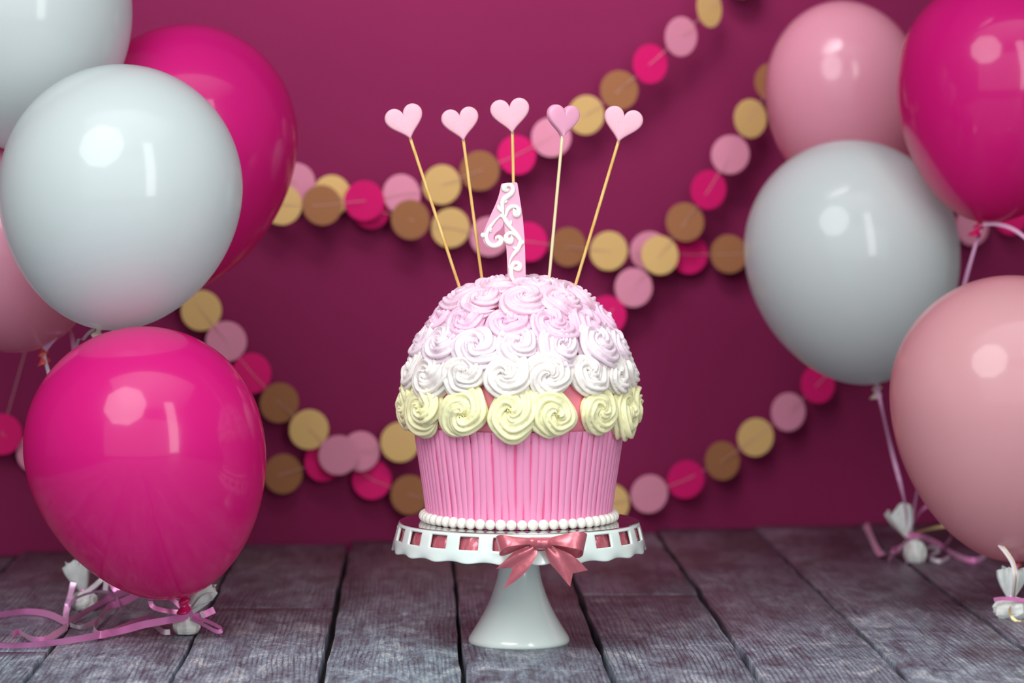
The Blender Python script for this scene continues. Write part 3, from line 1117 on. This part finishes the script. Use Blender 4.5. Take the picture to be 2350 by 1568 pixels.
ribbons('tangle of pink and white curling ribbon lying around the weight at the left', tB, [
    ([(-40, 1414), (0, 1411), (60, 1404), (110, 1410), (150, 1428), (157, 1432)], 0.0062, m_rp, (0, -0.3, 1)),
    ([ZX(560, 880), ZX(700, 800), ZX(870, 700) + ('0.014',), ZX(1000, 640) + ('0.024',), ZX(1100, 615) + ('0.028',), ZX(1112, 660) + ('0.022',), ZX(1010, 715) + ('0.014',), ZX(890, 760) + ('0.008',), ZX(820, 850), ZX(765, 930), ZX(800, 985), ZX(900, 970), ZX(1010, 930), ZX(1120, 880), ZX(1250, 850)], 0.0062, m_rp, (0, -0.3, 1)),
    ([ZX(600, 560) + (yb - .004,), ZX(570, 680) + (yb - .012,), ZX(545, 780) + (yb - .02,), ZX(535, 870)], 0.0052, m_rpp, (1, 0, 0)),
    ([ZX(100, 985), ZX(160, 968), ZX(250, 1018), ZX(360, 1030), ZX(450, 985), ZX(550, 920)], 0.0058, m_rp, (0, -0.3, 1)),
    ([ZX(920, 880), ZX(1000, 845), ZX(1120, 838), ZX(1250, 900), ZX(1330, 960), ZX(1390, 965)], 0.0045, m_rw, (0, -0.3, 1)),
    ([ZX(570, 905), ZX(650, 925), ZX(740, 900), ZX(830, 865)], 0.004, m_rw, (0, -0.3, 1)),
    ([tuple(ZX(690, 650)) + (yb - .002,), ZX(770, 590) + (yb + .006,), ZX(860, 520) + (yb + .01,), ZX(860, 640) + (yb + .004,)], 0.0042, m_rw, (1, 0, 0)),
    ([ZX(870, 505) + (yb + .01,), ZX(905, 560) + (yb + .008,), ZX(955, 620) + (yb + .004,), ZX(985, 560) + (yb + .008,), ZX(990, 520) + (yb + .012,)], 0.0052, m_rp, (1, 0, 0)),
    ([ZX(560, 760) + ('0.006',), ZX(620, 690) + ('0.018',), ZX(760, 640) + ('0.026',), ZX(880, 640) + ('0.026',), ZX(960, 700) + ('0.016',), ZX(990, 830) + ('0.004',)], 0.0026, m_rpp, (0, -0.6, 1)),
])
Z5 = lambda x, y: (1850 + x / 3.92, 1100 + y / 3.92)
yc = YC3 - 0.006
ribbons('pink curling ribbon looped around the furthest weight at the right', tC, [
    ([Z5(920, 520) + (yc,), Z5(850, 620) + (yc - .012,), Z5(760, 700) + (yc - .022,), Z5(745, 780) + (yc - .03,), Z5(800, 828) + (yc - .036,), Z5(880, 828) + (yc - .036,), Z5(905, 740) + (yc - .024,), Z5(925, 540) + (yc - .006,)], 0.0058, m_rp, (0, -0.8, 0.5)),
    ([Z5(535, 410), Z5(580, 510), Z5(630, 620), Z5(680, 680), Z5(760, 650) + (yc - .012,), Z5(850, 600) + (yc - .006,)], 0.0066, m_rp, (0.7, -0.2, 0.6)),
    ([Z5(925, 500) + (yc,), Z5(970, 390) + (yc + .004,), Z5(1040, 280) + (yc + .01,), Z5(1130, 225) + (yc + .016,), Z5(1230, 215) + (yc + .02,)], 0.0040, m_rp, (0, -0.3, 1)),
    ([Z5(950, 500) + (yc,), Z5(1060, 462) + (yc + .004,), Z5(1200, 430) + (yc + .008,), Z5(1340, 420) + (yc + .012,)], 0.0032, m_rg, (0, -0.3, 1)),
    ([Z5(935, 505) + (yc,), Z5(1060, 525) + (yc - .002,), Z5(1190, 590) + ('0.012',), Z5(1320, 670) + ('0.004',), Z5(1450, 725), Z5(1560, 722), Z5(1640, 650)], 0.0056, m_rp, (0, -0.3, 1)),
    ([Z5(1230, 620) + ('0.010',), Z5(1290, 540) + ('0.014',), Z5(1322, 440) + ('0.02',)], 0.0045, m_rpp, (0.6, 0, 0.8)),
    ([Z5(1060, 640) + ('0.012',), Z5(1120, 610) + ('0.014',), Z5(1200, 640) + ('0.008',), Z5(1110, 700) + ('0.004',), Z5(1200, 740), Z5(1290, 700)], 0.004, m_rw, (0, -0.3, 1)),
    ([Z5(925, 800) + (yc - .03,), Z5(940, 830) + (yc - .034,), Z5(950, 800) + (yc - .026,)], 0.003, m_rw, (0, -0.3, 1)),
])
yd = YD - 0.008
ribbons('white and gold ribbon with pink tie curling over the weight at the right edge', tD, [
    ([Z5(1738, 588) + (yd - .010,), Z5(1800, 660) + (yd - .014,), Z5(1860, 760) + (yd - .018,), Z5(1880, 880) + (yd - .020,), Z5(1872, 1000) + (yd - .014,), Z5(1866, 1080) + (yd - .006,)], 0.0040, m_rw, (1, 0, 0)),
    ([Z5(1750, 586) + (yd - .0105,), Z5(1812, 660) + (yd - .0147,), Z5(1872, 760) + (yd - .0187,), Z5(1888, 880) + (yd - .0207,), Z5(1878, 1000) + (yd - .0147,), Z5(1870, 1080) + (yd - .007,)], 0.0010, m_rg, (1, 0, 0)),
    ([Z5(1866, 1110) + (yd - .008,), Z5(1835, 1150) + (yd - .014,), Z5(1835, 1210) + (yd - .018,), Z5(1870, 1262) + (yd - .022,), Z5(1930, 1285) + (yd - .024,), Z5(2010, 1280) + (yd - .02,)], 0.0022, m_rg, (0.7, 0, 0.7)),
    ([Z5(1690, 1085) + (yd - .004,), Z5(1760, 1075) + (yd - .010,), Z5(1850, 1078) + (yd - .010,), Z5(1940, 1090) + (yd - .006,), Z5(2020, 1080) + (yd - .002,)], 0.0034, m_rp, UPZ),
    ([Z5(1850, 1060) + (yd + .004,), Z5(1885, 800) + (yd + .02,), Z5(1895, 735) + (3.29,)], 0.0040, m_rpp, (1, 0, 0)),
])
# single ribbons running from the balloons down to the weights


def string(label, pts, wd, m, side=(1, 0, 0)):
    wp = [P(*p) for p in pts]
    v, f = strip(wp, wd, side, 60, 0.9)
    o = thing('balloon_ribbon', label, 'ribbon', wp[-1], 'ribbons holding the balloons')
    solid(child('ribbon_strand', v, f, m, o), 0.00025)
    return o


s1 = string('white ribbon from the coral knot at the left edge down behind the front balloon', [(99, 806, 3.337), (106, 835, 3.33), (135, 950, 3.30), (172, 1150, 3.29), (190, 1356, YB)], 0.0055, m_rw)
s2 = string('mauve ribbon hanging behind the large white balloon at the left', [(150, 690, 3.40), (160, 745, 3.37), (172, 830, 3.34), (186, 1100, 3.30), (193, 1356, YB + .002)], 0.0056, m_rpp)
s3 = string('thin white ribbon curling from under the large white balloon', [(229, 758, 3.145), (212, 758, 3.15), (192, 778, 3.18), (176, 812, 3.25), (186, 1100, 3.285), (195, 1356, YB - .002)], 0.0032, m_rw)
wp = [P(*p) for p in [(101, 802, 3.33), (118, 780, 3.325), (150, 742, 3.32), (175, 715, 3.315)]]
v, f = strip(wp, 0.0075, (0.6, 0, -0.6), 24)
solid(child('ribbon_tail', v, f, m_rpp, s1), 0.00025)
string('grey pink ribbon from the cream knot of the right white balloon', [(2013, 886, 3.735), (2022, 930, 3.72), (2045, 1030, YC3), (2066, 1110, YC3), (2078, 1165, YC3 - .01), (2086, 1230, YC3)], 0.0046, m_rpp)
s5 = string('pink ribbon from the top right hot pink balloon down to the far weight', [(2250, 516, 3.595), (2244, 545, 3.60), (2214, 650, 3.62), (2150, 900, YC3), (2106, 1120, YC3), (2088, 1230, YC3)], 0.0050, m_rpp)
wp = [P(*p) for p in [(2256, 514, 3.595), (2290, 515, 3.59), (2325, 526, 3.585), (2362, 552, 3.58)]]
v, f = strip(wp, 0.0042, UPZ, 24)
solid(child('ribbon_tail', v, f, m_rpp, s5), 0.00025)

# ------------------------------------------------------------------ paper disc garlands on the wall
m_gold = mat('gold_paper', lin(210, 172, 112), 0.65, Specular_IOR_Level=0.2)
m_brown = mat('brown_paper', lin(148, 98, 66), 0.7, Specular_IOR_Level=0.15)
m_dhot = mat('hot_pink_paper', lin(205, 26, 104), 0.7, Specular_IOR_Level=0.1)
m_dpink = mat('light_pink_paper', lin(210, 134, 160), 0.7, Specular_IOR_Level=0.15)
m_thread = mat('garland_thread', lin(196, 150, 150), 0.6)
DM = {'g': (m_gold, 'gold paper disc'), 'b': (m_brown, 'brown paper disc'), 'h': (m_dhot, 'hot pink paper disc'), 'p': (m_dpink, 'light pink paper disc')}
RD = 0.0262
dv, df = lathe([(0.0001, 0.0004), (RD * 0.985, 0.0004), (RD, 0.0002), (RD, -0.0002), (RD * 0.985, -0.0004), (0.0001, -0.0004)], 48)
disc_me = {k: mesh('paper_disc', dv, df, m[0], False) for k, m in DM.items()}


def onwall(px, py, d):
    r = ray(px, py)
    p0 = W0 + WN * d
    return CAM + r * ((p0 - CAM).dot(WN) / r.dot(WN))


def garland(label, discs, depth, ends, seed):
    rnd = random.Random(seed)
    pts = []
    root = None
    for i, q in enumerate(discs):
        px, py, k = q[:3]
        d = q[3] if len(q) > 3 else depth
        yaw = q[4] if len(q) > 4 else rnd.uniform(-9, 9)
        p = onwall(px, py, d)
        if root is None:
            root = thing('garland', label, 'garland', p, 'paper disc garlands')
        pts.append((p, k, yaw, rnd.uniform(-7, 7)))
    a = onwall(*ends[0], 0.001)
    b = onwall(*ends[1], 0.001)
    for i, (p, k, yaw, pit) in enumerate(pts):
        o = obj('paper_disc', disc_me[k], root)
        z = (WN + WD * math.sin(math.radians(yaw)) * 1.0 + Vector((0, 0, 1)) * math.sin(math.radians(pit))).normalized()
        x = Vector((0, 0, 1)).cross(z).normalized()
        y = z.cross(x)
        o.matrix_basis = Matrix.Translation(p - root.location) @ Matrix((x, y, z)).transposed().to_4x4()
        o['label'] = DM[k][1]
    path = [a] + [p + WN * 0.0008 for p, _, _, _ in pts] + [b]
    # thread runs straight from disc to disc
    v, f = tube(path, 0.0004, 6)
    child('thread', v, f, m_thread, root)


garland('topmost disc garland, falling from the upper right corner behind the heart picks', [
    (1700, -48, 'b'), (1628, 18, 'g', .05, 38), (1563, 84, 'p', .05, 18), (1492, 147, 'h', .045, 12), (1421, 207, 'b', .04), (1345, 264, 'g', .035), (1265, 315, 'p', .032), (1186, 356, 'h'), (1101, 392, 'b'), (1014, 424, 'g', .026), (922, 446, 'p', .022),
    (836, 461, 'h', .034), (739, 471, 'b', .036), (647, 470, 'g', .034), (556, 455, 'p'), (470, 430, 'h')], 0.03, ((1800, -150), (400, 400)), 1)
garland('disc garland sagging across the middle of the wall behind the number topper', [
    (590, 380, 'h'), (677, 420, 'p', .016), (762, 448, 'g', .016), (852, 480, 'h', .018), (942, 504, 'b', .034), (1034, 523, 'g'), (1123, 543, 'p'), (1214, 555, 'h'), (1304, 567, 'b'), (1397, 576, 'g'), (1490, 576, 'p', .016), (1582, 585, 'h', .016), (1673, 583, 'b', .02),
    (1765, 580, 'g', .02), (1857, 574, 'p', .02), (1950, 564, 'h', .02), (2043, 551, 'b', .02), (2136, 537, 'g', .02), (2230, 520, 'p', .02), (2318, 496, 'h', .02)], 0.024, ((520, 340), (2420, 460)), 2)
garland('disc garland sinking from the upper right pink balloon behind the right side of the cake', [
    (1850, 100, 'h'), (1774, 188, 'b', .03), (1722, 272, 'g', .04, 14), (1676, 355, 'p', .04), (1626, 436, 'h', .038), (1572, 510, 'b', .034), (1514, 586, 'g', .032), (1454, 660, 'p', .03), (1393, 724, 'h', .03),
    (1325, 790, 'b'), (1255, 850, 'g'), (1175, 905, 'p'), (1095, 950, 'h'), (1008, 988, 'b'), (918, 1015, 'g', .03), (828, 1036, 'p', .022), (742, 1060, 'h', .016), (650, 1088, 'b', .016), (557, 1108, 'g', .016), (463, 1118, 'p', .016),
    (370, 1118, 'h', .016), (278, 1108, 'b', .016), (185, 1084, 'g', .016), (86, 1040, 'p', .016), (4, 997, 'h', .022)], 0.026, ((1900, 20), (60, 800)), 3)
garland('lowest disc garland, dipping behind the cake stand and rising to the right white balloon', [
    (405, 640, 'b'), (462, 713, 'g'), (519, 784, 'p'), (578, 857, 'h'), (641, 925, 'b'), (709, 986, 'g', .028), (777, 1045, 'p', .032), (853, 1101, 'h', .014), (940, 1136, 'b', .022), (1035, 1160, 'g', .022), (1130, 1172, 'p', .022), (1225, 1175, 'h', .022), (1318, 1166, 'b', .022),
    (1402, 1156, 'g', .022), (1490, 1134, 'p'), (1574, 1101, 'h'), (1658, 1058, 'b'), (1734, 1004, 'g'), (1809, 946, 'p'), (1877, 882, 'h'), (1940, 815, 'b'), (2000, 745, 'g')], 0.024, ((350, 560), (2060, 670)), 4)
